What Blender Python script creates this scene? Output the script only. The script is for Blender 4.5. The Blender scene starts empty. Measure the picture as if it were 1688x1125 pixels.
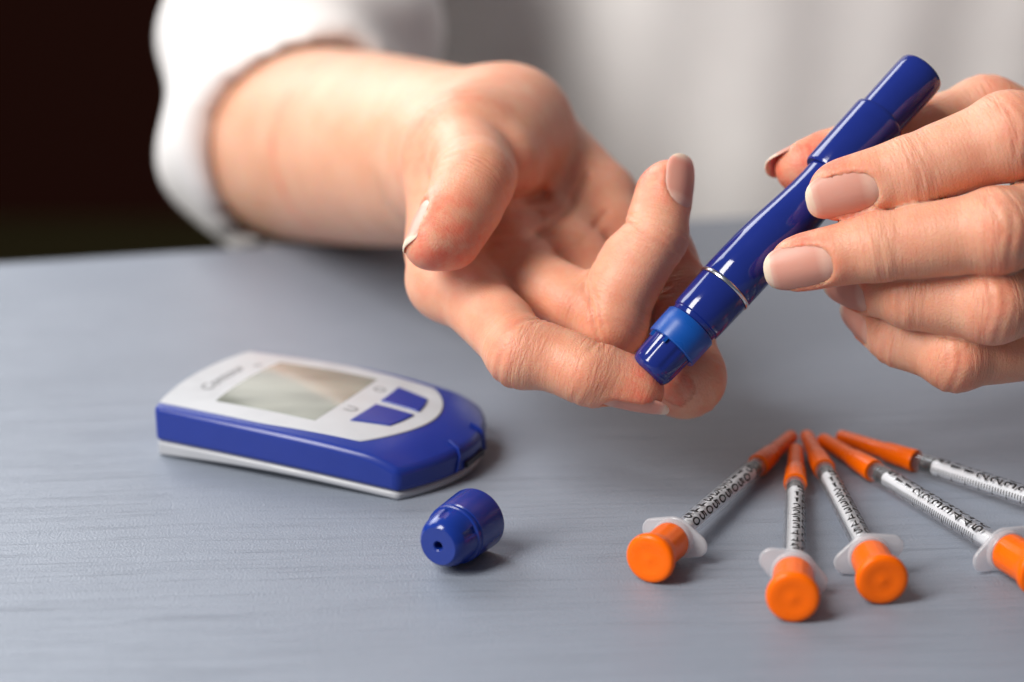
import bpy, bmesh, math, random
import numpy as np

# ------------------------------------------------------------------ camera / light / exposure
CM = 0.01                       # the script is written in centimetres, the scene is in metres
F_PX, PITCH, CAM_H = 3000.0, math.radians(19.0), 18.8
SP, CP = math.sin(PITCH), math.cos(PITCH)
VOX = 0.075                     # voxel size of the skin surface (cm)

sc = bpy.context.scene
cam_d = bpy.data.cameras.new('camera')
cam = bpy.data.objects.new('camera', cam_d)
sc.collection.objects.link(cam)
cam.location = (0, 0, CAM_H * CM)
cam.rotation_euler = (math.pi / 2 - PITCH, 0, 0)
cam_d.sensor_width = 36.0
cam_d.lens = F_PX / 1688.0 * 36.0
cam_d.clip_start, cam_d.clip_end = 0.02, 50.0
cam_d.dof.use_dof = True
cam_d.dof.focus_distance = 0.437
cam_d.dof.aperture_fstop = 5.6
cam_d.dof.aperture_blades = 9
sc.camera = cam

w = bpy.data.worlds.new('World')
sc.world = w
w.use_nodes = True
bg = w.node_tree.nodes['Background']
bg.inputs[0].default_value = (0.80, 0.87, 1.0, 1)
bg.inputs[1].default_value = 0.135


def area(name, loc, target, sx, sy, power, col):
    l = bpy.data.lights.new(name, 'AREA')
    l.shape = 'RECTANGLE'
    l.size, l.size_y, l.energy, l.color = sx, sy, power, col
    o = bpy.data.objects.new(name, l)
    sc.collection.objects.link(o)
    o.location = loc
    from mathutils import Vector
    o.rotation_euler = (Vector(target) - Vector(loc)).to_track_quat('-Z', 'Y').to_euler()
    return o


area('window_light', (-0.80, -0.05, 0.88), (0.02, 0.5, 0.03), 0.42, 0.95, 25.0, (1.0, 0.965, 0.92))
area('far_window_light', (-0.88, 1.55, 0.92), (-0.06, 0.5, 0.02), 0.9, 0.9, 18.0, (0.95, 0.97, 1.0))

sc.view_settings.view_transform = 'Standard'
sc.view_settings.look = 'None'
sc.view_settings.exposure = 0.0
sc.view_settings.gamma = 1.0
sc.view_settings.use_curve_mapping = False
sc.cycles.use_denoising = True
sc.cycles.max_bounces = 10
sc.cycles.transmission_bounces = 10
sc.cycles.transparent_max_bounces = 12
sc.cycles.sample_clamp_indirect = 6.0


# ------------------------------------------------------------------ coordinates
def P(x, y, d):
    """photo pixel + depth along the lens axis (cm) -> world point (cm)"""
    r = (x - 844.0) / F_PX * d
    u = (562.5 - y) / F_PX * d
    return np.array([r, d * CP + u * SP, CAM_H - d * SP + u * CP])


HD = 0.90                      # the hands and the pen float this much nearer than first measured


def PH(x, y, d):
    return P(x, y, d * HD)


def G(x, y, z=0.0):
    """photo pixel -> world point on the horizontal plane at height z (cm)"""
    k = SP - CP * (562.5 - y) / F_PX
    return P(x, y, (CAM_H - z) / k)


def V(x, y, z):
    """direction: right, up, toward the lens -> world unit vector"""
    v = np.array([x, y * SP - z * CP, y * CP + z * SP], float)
    return v / np.linalg.norm(v)


def nrm(v):
    v = np.asarray(v, float)
    return v / np.linalg.norm(v)


# ------------------------------------------------------------------ materials
def new_mat(name):
    m = bpy.data.materials.new(name)
    m.use_nodes = True
    nt = m.node_tree
    return m, nt, nt.nodes['Principled BSDF']


def N(nt, t, **kw):
    n = nt.nodes.new(t)
    for k, v in kw.items():
        if k in n.inputs:
            n.inputs[k].default_value = v
        else:
            setattr(n, k, v)
    return n


def ramp(nt, src, stops):
    r = nt.nodes.new('ShaderNodeValToRGB')
    el = r.color_ramp.elements
    while len(el) < len(stops):
        el.new(0.5)
    for e, (p, c) in zip(el, stops):
        e.position = p
        e.color = (*c, 1) if len(c) == 3 else c
    nt.links.new(src, r.inputs[0])
    return r.outputs[0]


def mapped(nt, scale=(1, 1, 1), rot=(0, 0, 0), obj=False):
    tc = nt.nodes.new('ShaderNodeTexCoord')
    mp = nt.nodes.new('ShaderNodeMapping')
    mp.inputs['Scale'].default_value = scale
    mp.inputs['Rotation'].default_value = rot
    nt.links.new(tc.outputs['Object'], mp.inputs[0])
    return mp.outputs[0]


def math_n(nt, op, a, b=None):
    n = nt.nodes.new('ShaderNodeMath')
    n.operation = op
    for i, v in enumerate((a, b)):
        if v is None:
            continue
        if isinstance(v, (int, float)):
            n.inputs[i].default_value = v
        else:
            nt.links.new(v, n.inputs[i])
    return n.outputs[0]


def plastic(name, col, rough=0.25, spec=0.5, sss=0.0, bump=0.02, scale=900, coat=0.0, vary=True):
    m, nt, b = new_mat(name)
    L = nt.links.new
    vec = mapped(nt)
    no = N(nt, 'ShaderNodeTexNoise', Scale=scale, Detail=3.0)
    L(vec, no.inputs['Vector'])
    n2 = N(nt, 'ShaderNodeTexNoise', Scale=160.0, Detail=2.0, Roughness=0.5)
    L(vec, n2.inputs['Vector'])
    c = ramp(nt, n2.outputs['Fac'], [(0.2, tuple(x * 0.95 for x in col)), (0.8, tuple(min(1, x * 1.04) for x in col))])
    L(c, b.inputs['Base Color'])
    r = N(nt, 'ShaderNodeMapRange')
    r.inputs['From Min'].default_value, r.inputs['From Max'].default_value = 0.35, 0.75
    r.inputs['To Min'].default_value, r.inputs['To Max'].default_value = rough * 0.8, rough * 1.35
    L(n2.outputs['Fac'], r.inputs['Value'])
    if vary:
        L(r.outputs[0], b.inputs['Roughness'])
    else:
        b.inputs['Roughness'].default_value = rough
    b.inputs['Specular IOR Level'].default_value = spec
    b.inputs['Coat Weight'].default_value = coat
    if sss:
        b.inputs['Subsurface Weight'].default_value = sss
        b.inputs['Subsurface Radius'].default_value = (1, 0.6, 0.3)
        b.inputs['Subsurface Scale'].default_value = 0.0015
    bp = N(nt, 'ShaderNodeBump', Strength=bump, Distance=0.0004)
    L(no.outputs['Fac'], bp.inputs['Height'])
    L(bp.outputs[0], b.inputs['Normal'])
    return m


M = {}
M['pen_blue'] = plastic('pen_blue_plastic', (0.009, 0.021, 0.175), 0.10, 0.6, bump=0.015)
M['cap_blue'] = plastic('cap_blue_plastic', (0.007, 0.030, 0.24), 0.2, 0.5, bump=0.02)
M['ring_blue'] = plastic('ring_blue_plastic', (0.004, 0.072, 0.35), 0.3, 0.5)
M['meter_blue'] = plastic('meter_blue_plastic', (0.012, 0.032, 0.25), 0.30, 0.45, bump=0.0, vary=False)
M['meter_white'] = plastic('meter_white_plastic', (0.47, 0.485, 0.51), 0.38, 0.4, bump=0.02)
M['meter_grey'] = plastic('meter_grey_plastic', (0.40, 0.41, 0.44), 0.4, 0.4)
M['orange'] = plastic('orange_plastic', (1.0, 0.15, 0.0), 0.32, 0.28, sss=0.1, bump=0.03)
M['rubber'] = plastic('black_rubber', (0.012, 0.012, 0.014), 0.4, 0.4)
M['ink'] = plastic('black_ink', (0.008, 0.007, 0.007), 0.5, 0.2)
M['grey_ink'] = plastic('grey_ink', (0.20, 0.20, 0.21), 0.5, 0.2)
M['dark'] = plastic('dark_hollow_plastic', (0.012, 0.008, 0.02), 0.4, 0.4)
M['metal'], nt, b = new_mat('silver_trim')
b.inputs['Metallic'].default_value = 1
b.inputs['Base Color'].default_value = (0.72, 0.72, 0.74, 1)
b.inputs['Roughness'].default_value = 0.22

# clear barrel plastic: thin walls that pass light straight through, with a gloss that grows toward the rim
def see_through(name, body, clear, rough, rim):
    m, nt, b = new_mat(name)
    nt.nodes.remove(b)
    L = nt.links.new
    tr = N(nt, 'ShaderNodeBsdfTransparent', Color=(0.97, 0.975, 0.985, 1))
    tl = N(nt, 'ShaderNodeBsdfTranslucent', Color=body)
    df = N(nt, 'ShaderNodeBsdfDiffuse', Color=body)
    mb = N(nt, 'ShaderNodeMixShader', Fac=0.5)
    L(df.outputs[0], mb.inputs[1]); L(tl.outputs[0], mb.inputs[2])
    lw = N(nt, 'ShaderNodeLayerWeight', Blend=0.3)
    no = N(nt, 'ShaderNodeTexNoise', Scale=260.0, Detail=3.0)
    L(mapped(nt), no.inputs['Vector'])
    haze_ = math_n(nt, 'ADD', math_n(nt, 'MULTIPLY', lw.outputs['Facing'], rim), math_n(nt, 'ADD', math_n(nt, 'MULTIPLY', no.outputs['Fac'], 0.06), 1 - clear - 0.03))
    m1_ = N(nt, 'ShaderNodeMixShader')
    L(haze_, m1_.inputs[0]); L(tr.outputs[0], m1_.inputs[1]); L(mb.outputs[0], m1_.inputs[2])
    gl = N(nt, 'ShaderNodeBsdfGlossy', Roughness=rough)
    fr = math_n(nt, 'MULTIPLY_ADD', math_n(nt, 'POWER', lw.outputs['Facing'], 4.0), 0.55)
    fr.node.inputs[2].default_value = 0.045
    m2_ = N(nt, 'ShaderNodeMixShader')
    L(fr, m2_.inputs[0]); L(m1_.outputs[0], m2_.inputs[1]); L(gl.outputs[0], m2_.inputs[2])
    L(m2_.outputs[0], nt.nodes['Material Output'].inputs[0])
    return m


M['clear'] = see_through('clear_plastic', (0.85, 0.86, 0.88, 1), 0.965, 0.08, 0.14)
M['milky'] = see_through('milky_plastic', (0.88, 0.89, 0.92, 1), 0.55, 0.2, 0.35)
M['rod'] = plastic('white_rod_plastic', (0.86, 0.86, 0.87), 0.35, 0.4)

# lcd
M['lcd'], nt, b = new_mat('lcd_glass')
no = N(nt, 'ShaderNodeTexNoise', Scale=40.0, Detail=2.0)
nt.links.new(mapped(nt, (1, 3, 1)), no.inputs['Vector'])
nt.links.new(ramp(nt, no.outputs['Fac'], [(0.3, (0.20, 0.215, 0.19)), (0.7, (0.30, 0.32, 0.28))]), b.inputs['Base Color'])
b.inputs['Roughness'].default_value = 0.09
b.inputs['Specular IOR Level'].default_value = 0.5
b.inputs['Coat Weight'].default_value = 0.35
b.inputs['Coat Roughness'].default_value = 0.04

# skin
M['skin'], nt, b = new_mat('skin')
L = nt.links.new
vec = mapped(nt)
big = N(nt, 'ShaderNodeTexNoise', Scale=55.0, Detail=4.0, Roughness=0.6)
L(vec, big.inputs['Vector'])
base = ramp(nt, big.outputs['Fac'], [(0.30, (0.70, 0.35, 0.215)), (0.70, (0.80, 0.455, 0.31))])
red = N(nt, 'ShaderNodeAttribute', attribute_name='redness')
mx = N(nt, 'ShaderNodeMix', data_type='RGBA')
mn = N(nt, 'ShaderNodeTexNoise', Scale=190.0, Detail=5.0, Roughness=0.65)
L(vec, mn.inputs['Vector'])
mr = N(nt, 'ShaderNodeMapRange')
mr.inputs['From Min'].default_value, mr.inputs['From Max'].default_value = 0.35, 0.68
mr.inputs['To Min'].default_value, mr.inputs['To Max'].default_value = 0.25, 1.15
L(mn.outputs['Fac'], mr.inputs['Value'])
rf = math_n(nt, 'MULTIPLY', math_n(nt, 'ADD', red.outputs['Fac'], 0.05), mr.outputs[0])
L(rf, mx.inputs[0])
L(base, mx.inputs[6])
mx.inputs[7].default_value = (0.78, 0.20, 0.12, 1)
L(mx.outputs[2], b.inputs['Base Color'])
b.inputs['Subsurface Weight'].default_value = 0.85
b.inputs['Subsurface Radius'].default_value = (1.0, 0.36, 0.18)
b.inputs['Subsurface Scale'].default_value = 0.0032
b.inputs['Specular IOR Level'].default_value = 0.42
rr = N(nt, 'ShaderNodeMapRange')
rr.inputs['To Min'].default_value, rr.inputs['To Max'].default_value = 0.36, 0.56
L(big.outputs['Fac'], rr.inputs['Value'])
L(rr.outputs[0], b.inputs['Roughness'])
# cross wrinkles run round each finger: the noise is stretched by the distance along the finger
fs = N(nt, 'ShaderNodeAttribute', attribute_name='finger_s')
jw = N(nt, 'ShaderNodeAttribute', attribute_name='wrinkle')
sep = N(nt, 'ShaderNodeSeparateXYZ')
L(mapped(nt, (170, 170, 170)), sep.inputs[0])
cmb = N(nt, 'ShaderNodeCombineXYZ')
L(math_n(nt, 'MULTIPLY', fs.outputs['Fac'], 13.0), cmb.inputs[0])
L(sep.outputs[0], cmb.inputs[1])
L(math_n(nt, 'ADD', sep.outputs[1], sep.outputs[2]), cmb.inputs[2])
wn = N(nt, 'ShaderNodeTexNoise', Scale=1.0, Detail=3.0, Roughness=0.55)
L(cmb.outputs[0], wn.inputs['Vector'])
hgt1 = math_n(nt, 'MULTIPLY', wn.outputs['Fac'], math_n(nt, 'MULTIPLY', jw.outputs['Fac'], 1.2))
vo = N(nt, 'ShaderNodeTexVoronoi', Scale=1100.0, feature='DISTANCE_TO_EDGE')
L(vec, vo.inputs['Vector'])
fine = N(nt, 'ShaderNodeTexNoise', Scale=2200.0, Detail=3.0)
L(vec, fine.inputs['Vector'])
hgt = math_n(nt, 'ADD', hgt1, math_n(nt, 'MULTIPLY', math_n(nt, 'ADD', math_n(nt, 'MINIMUM', vo.outputs['Distance'], 0.25), math_n(nt, 'MULTIPLY', fine.outputs['Fac'], 0.35)), math_n(nt, 'MULTIPLY', big.outputs['Fac'], 0.7)))
bp = N(nt, 'ShaderNodeBump', Strength=0.7, Distance=0.0006)
L(hgt, bp.inputs['Height'])
L(bp.outputs[0], b.inputs['Normal'])

# nail
M['nail'], nt, b = new_mat('fingernail')
L = nt.links.new
at = N(nt, 'ShaderNodeAttribute', attribute_name='nail_s')
no = N(nt, 'ShaderNodeTexNoise', Scale=300.0, Detail=2.0)
L(mapped(nt), no.inputs['Vector'])
s = math_n(nt, 'ADD', at.outputs['Fac'], math_n(nt, 'MULTIPLY', math_n(nt, 'SUBTRACT', no.outputs['Fac'], 0.5), 0.05))
L(ramp(nt, s, [(0.0, (0.74, 0.43, 0.34)), (0.13, (0.74, 0.42, 0.33)), (0.23, (0.67, 0.31, 0.235)), (0.82, (0.68, 0.32, 0.245)), (0.89, (0.72, 0.42, 0.33)), (0.92, (0.78, 0.58, 0.45)), (1.0, (0.80, 0.64, 0.51))]), b.inputs['Base Color'])
b.inputs['Roughness'].default_value = 0.4
b.inputs['Specular IOR Level'].default_value = 0.35
b.inputs['Subsurface Weight'].default_value = 0.5
b.inputs['Subsurface Radius'].default_value = (1, 0.4, 0.25)
b.inputs['Subsurface Scale'].default_value = 0.0015

# cloth
M['cloth'], nt, b = new_mat('white_jersey')
L = nt.links.new
vec = mapped(nt)
no = N(nt, 'ShaderNodeTexNoise', Scale=25.0, Detail=5.0)
L(vec, no.inputs['Vector'])
L(ramp(nt, no.outputs['Fac'], [(0.3, (0.83, 0.805, 0.795)), (0.7, (0.88, 0.86, 0.85))]), b.inputs['Base Color'])
b.inputs['Roughness'].default_value = 0.9
b.inputs['Sheen Weight'].default_value = 0.2
wv = N(nt, 'ShaderNodeTexWave', Scale=420.0, Distortion=1.0)
L(vec, wv.inputs['Vector'])
bp = N(nt, 'ShaderNodeBump', Strength=0.2, Distance=0.0005)
L(wv.outputs['Fac'], bp.inputs['Height'])
L(bp.outputs[0], b.inputs['Normal'])

# painted wood
M['table'], nt, b = new_mat('grey_painted_wood')
L = nt.links.new
ROT = -math.radians(4.0)
vec = mapped(nt, (1, 1, 1), (0, 0, ROT))
warp = N(nt, 'ShaderNodeTexNoise', Scale=5.0, Detail=2.0)
L(vec, warp.inputs['Vector'])
wsep = N(nt, 'ShaderNodeVectorMath', operation='SCALE')
wsep.inputs['Scale'].default_value = 0.02
L(warp.outputs['Color'], wsep.inputs[0])
wadd = N(nt, 'ShaderNodeVectorMath', operation='ADD')
L(vec, wadd.inputs[0])
L(wsep.outputs[0], wadd.inputs[1])
m1 = N(nt, 'ShaderNodeMapping')
m1.inputs['Scale'].default_value = (8, 760, 60)
L(wadd.outputs[0], m1.inputs[0])
g1 = N(nt, 'ShaderNodeTexNoise', Scale=1.0, Detail=5.0, Roughness=0.62)
L(m1.outputs[0], g1.inputs['Vector'])
m2 = N(nt, 'ShaderNodeMapping')
m2.inputs['Scale'].default_value = (22, 3300, 60)
L(wadd.outputs[0], m2.inputs[0])
g2 = N(nt, 'ShaderNodeTexNoise', Scale=1.0, Detail=3.0, Roughness=0.6)
L(m2.outputs[0], g2.inputs['Vector'])
spk = N(nt, 'ShaderNodeTexNoise', Scale=1600.0, Detail=2.0)
L(vec, spk.inputs['Vector'])
blot = N(nt, 'ShaderNodeTexNoise', Scale=14.0, Detail=5.0, Roughness=0.6)
L(vec, blot.inputs['Vector'])
gr = math_n(nt, 'ADD', math_n(nt, 'MULTIPLY', g1.outputs['Fac'], 0.4), math_n(nt, 'MULTIPLY', blot.outputs['Fac'], 0.6))
grv = N(nt, 'ShaderNodeMapRange')
grv.inputs['From Min'].default_value, grv.inputs['From Max'].default_value = 0.28, 0.42
grv.inputs['To Min'].default_value, grv.inputs['To Max'].default_value = 0.0, 1.0
L(g2.outputs['Fac'], grv.inputs['Value'])
groove = grv.outputs[0]
gmix = N(nt, 'ShaderNodeMix', data_type='RGBA')
L(ramp(nt, gr, [(0.30, (0.214, 0.243, 0.297)), (0.5, (0.236, 0.267, 0.325)), (0.70, (0.257, 0.289, 0.349))]), gmix.inputs[7])
L(groove, gmix.inputs[0])
gmix.inputs[6].default_value = (0.204, 0.232, 0.286, 1)
L(gmix.outputs[2], b.inputs['Base Color'])
rr = N(nt, 'ShaderNodeMapRange')
rr.inputs['From Min'].default_value, rr.inputs['From Max'].default_value = 0.3, 0.7
rr.inputs['To Min'].default_value, rr.inputs['To Max'].default_value = 0.36, 0.5
L(g2.outputs['Fac'], rr.inputs['Value'])
L(rr.outputs[0], b.inputs['Roughness'])
b.inputs['Specular IOR Level'].default_value = 0.5
hh = math_n(nt, 'ADD', math_n(nt, 'MULTIPLY', g1.outputs['Fac'], 0.26), math_n(nt, 'ADD', math_n(nt, 'MULTIPLY', groove, 0.17), math_n(nt, 'MULTIPLY', spk.outputs['Fac'], 0.36)))
bp = N(nt, 'ShaderNodeBump', Strength=0.8, Distance=0.0006)
L(hh, bp.inputs['Height'])
L(bp.outputs[0], b.inputs['Normal'])

M['wall'] = plastic('dark_brown_wall', (0.055, 0.014, 0.009), 0.8, 0.1)
M['floor'] = plastic('dark_olive_floor', (0.10, 0.08, 0.03), 0.6, 0.2)


# ------------------------------------------------------------------ mesh helpers
def link(name, verts, faces, mat, parent=None, sharp=40, smooth=True):
    me = bpy.data.meshes.new(name)
    v = np.asarray(verts, float) * CM
    me.from_pydata(v.tolist(), [], faces if isinstance(faces, list) else faces.tolist())
    me.materials.append(mat)
    if smooth:
        me.shade_smooth()
        if sharp:
            me.set_sharp_from_angle(angle=math.radians(sharp))
    me.update()
    o = bpy.data.objects.new(name, me)
    sc.collection.objects.link(o)
    o.parent = parent
    return o


def tag(o, label=None, cat=None, group=None, kind=None):
    for k, v in (('label', label), ('category', cat), ('group', group), ('kind', kind)):
        if v:
            o[k] = v
    return o


def thing(name, label, cat, loc=(0, 0, 0), group=None):
    o = bpy.data.objects.new(name, None)
    o.empty_display_size = 0.02
    sc.collection.objects.link(o)
    tag(o, label, cat, group)
    return o


def frame_of(axis, up):
    a = nrm(axis)
    n = np.asarray(up, float) - np.dot(up, a) * a
    n = nrm(n)
    return a, n, np.cross(a, n)


def lathe(prof, o, axis, up=(0, 0, 1), seg=56, radial=None, bend=None):
    """prof [(t, r)] along the axis from o; r = 0 closes an end. radial(theta, t) scales r"""
    a, n, bb = frame_of(axis, up)
    V_, F_ = [], []
    rings = []
    for t, r in prof:
        off = np.zeros(3) if bend is None else bend(t)
        c = np.asarray(o) + a * t + off
        if r <= 1e-6:
            rings.append([len(V_)])
            V_.append(c)
        else:
            idx = []
            for k in range(seg):
                th = 2 * math.pi * k / seg
                rr_ = r * (radial(th, t) if radial else 1.0)
                idx.append(len(V_))
                V_.append(c + n * rr_ * math.cos(th) + bb * rr_ * math.sin(th))
            rings.append(idx)
    for A, B in zip(rings[:-1], rings[1:]):
        for k in range(seg):
            k2 = (k + 1) % seg
            if len(A) == 1 and len(B) == 1:
                continue
            if len(A) == 1:
                F_.append((A[0], B[k2], B[k]))
            elif len(B) == 1:
                F_.append((A[k], A[k2], B[0]))
            else:
                F_.append((A[k], A[k2], B[k2], B[k]))
    return V_, F_


def join(parts):
    V_, F_ = [], []
    for v, f in parts:
        k = len(V_)
        V_ += list(v)
        F_ += [tuple(i + k for i in q) for q in f]
    return V_, F_


def box(o, ex, ey, ez, sx, sy, sz):
    """box centred at o with the three axes and full sizes"""
    V_ = [o + ex * (i * sx / 2) + ey * (j * sy / 2) + ez * (k * sz / 2) for k in (-1, 1) for j in (-1, 1) for i in (-1, 1)]
    F_ = [(0, 2, 3, 1), (4, 5, 7, 6), (0, 1, 5, 4), (2, 6, 7, 3), (0, 4, 6, 2), (1, 3, 7, 5)]
    return V_, F_


def bevel(o, wdt, seg=2, ang=35):
    m = o.modifiers.new('bevel', 'BEVEL')
    m.width = wdt * CM
    m.segments = seg
    m.limit_method = 'ANGLE'
    m.angle_limit = math.radians(ang)
    return o


_txt = {}


def text_mesh(s):
    """flat lettering -> (verts Nx2, faces) of unit cap height, centred"""
    if s in _txt:
        return _txt[s]
    cu = bpy.data.curves.new('lettering', 'FONT')
    cu.body = s
    cu.align_x = 'CENTER'
    cu.resolution_u = 3
    cu.offset = 0.008
    ob = bpy.data.objects.new('lettering', cu)
    sc.collection.objects.link(ob)
    bpy.context.view_layer.update()
    dg = bpy.context.evaluated_depsgraph_get()
    me = bpy.data.meshes.new_from_object(ob.evaluated_get(dg))
    bm = bmesh.new()
    bm.from_mesh(me)
    bmesh.ops.triangulate(bm, faces=bm.faces)
    v = np.array([q.co[:2] for q in bm.verts])
    f = [tuple(x.index for x in q.verts) for q in bm.faces]
    bm.free()
    bpy.data.objects.remove(ob)
    bpy.data.curves.remove(cu)
    bpy.data.meshes.remove(me)
    v = v / 0.72
    v[:, 1] -= 0.5
    _txt[s] = (v, f)
    return _txt[s]


_arc = lambda cx, cy, rx, ry, a0, a1, n=9: [(cx + rx * math.cos(math.radians(a0 + (a1 - a0) * i / n)), cy + ry * math.sin(math.radians(a0 + (a1 - a0) * i / n))) for i in range(n + 1)]
STROKES = {
    '0': [_arc(0, 0, 0.34, 0.42, 0, 360, 20)],
    '1': [[(-0.2, 0.28), (0.05, 0.42), (0.05, -0.42)]],
    '2': [_arc(0, 0.17, 0.32, 0.25, 160, -30, 9) + [(-0.33, -0.42), (0.36, -0.42)]],
    '3': [_arc(-0.02, 0.20, 0.32, 0.22, 150, -80, 9), _arc(-0.02, -0.2, 0.36, 0.23, 80, -150, 9)],
    '4': [[(0.14, -0.45), (0.14, 0.42), (-0.36, -0.18), (0.4, -0.18)]],
    '5': [[(0.3, 0.42), (-0.26, 0.42), (-0.3, 0.04)] + _arc(-0.02, -0.14, 0.35, 0.29, 130, -140, 9)],
}


def digits(s_, th=0.095):
    """bold wide numerals as flat strips; unit height, centred"""
    V_, F_ = [], []
    adv = 0.98
    for n_, ch in enumerate(s_):
        ox = (n_ - (len(s_) - 1) / 2) * adv
        for line in STROKES[ch]:
            pts = [np.array(q, float) for q in line]
            k0 = len(V_)
            for i, q in enumerate(pts):
                a = pts[max(0, i - 1)]
                c = pts[min(len(pts) - 1, i + 1)]
                if ch == '0' and i in (0, len(pts) - 1):
                    a, c = pts[-2], pts[1]
                d1 = nrm(c - a)
                nn = np.array([-d1[1], d1[0]])
                sc_ = th
                if 0 < i < len(pts) - 1:
                    e1, e2 = nrm(q - a), nrm(c - q)
                    sc_ = th / max(0.5, math.sqrt(max(0.0, (1 + float(e1 @ e2)) / 2)))
                for sg in (1, -1):
                    p_ = q + nn * sg * sc_
                    V_.append((p_[0] + ox, p_[1]))
            for i in range(len(pts) - 1):
                F_.append((k0 + 2 * i, k0 + 2 * i + 1, k0 + 2 * i + 3, k0 + 2 * i + 2))
    return V_, F_


# ------------------------------------------------------------------ implicit surfaces for skin and cloth
def smin(a, b_, k):
    h = np.clip(0.5 + 0.5 * (b_ - a) / k, 0, 1)
    return b_ * (1 - h) + a * h - k * h * (1 - h)


def smax(a, b_, k):
    return -smin(-a, -b_, k)


def sstep(x, a, b_):
    t = np.clip((x - a) / (b_ - a), 0, 1)
    return t * t * (3 - 2 * t)


def cone(p, a, b_, ra, rb, n=None, kf=1.0, waist=0.0):
    ab = (b_ - a).astype(np.float32)
    pa = p - a.astype(np.float32)
    t = np.clip(pa @ ab / (ab @ ab), 0, 1)
    q = pa - t[:, None] * ab
    if n is not None:
        n = n.astype(np.float32)
        q = q + ((kf - 1) * (q @ n))[:, None] * n
    r = ra + (rb - ra) * t - waist * np.sin(np.pi * t)
    return np.sqrt((q * q).sum(1)) - r


def ball(p, c, r):
    q = p - c.astype(np.float32)
    return np.sqrt((q * q).sum(1)) - r


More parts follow.
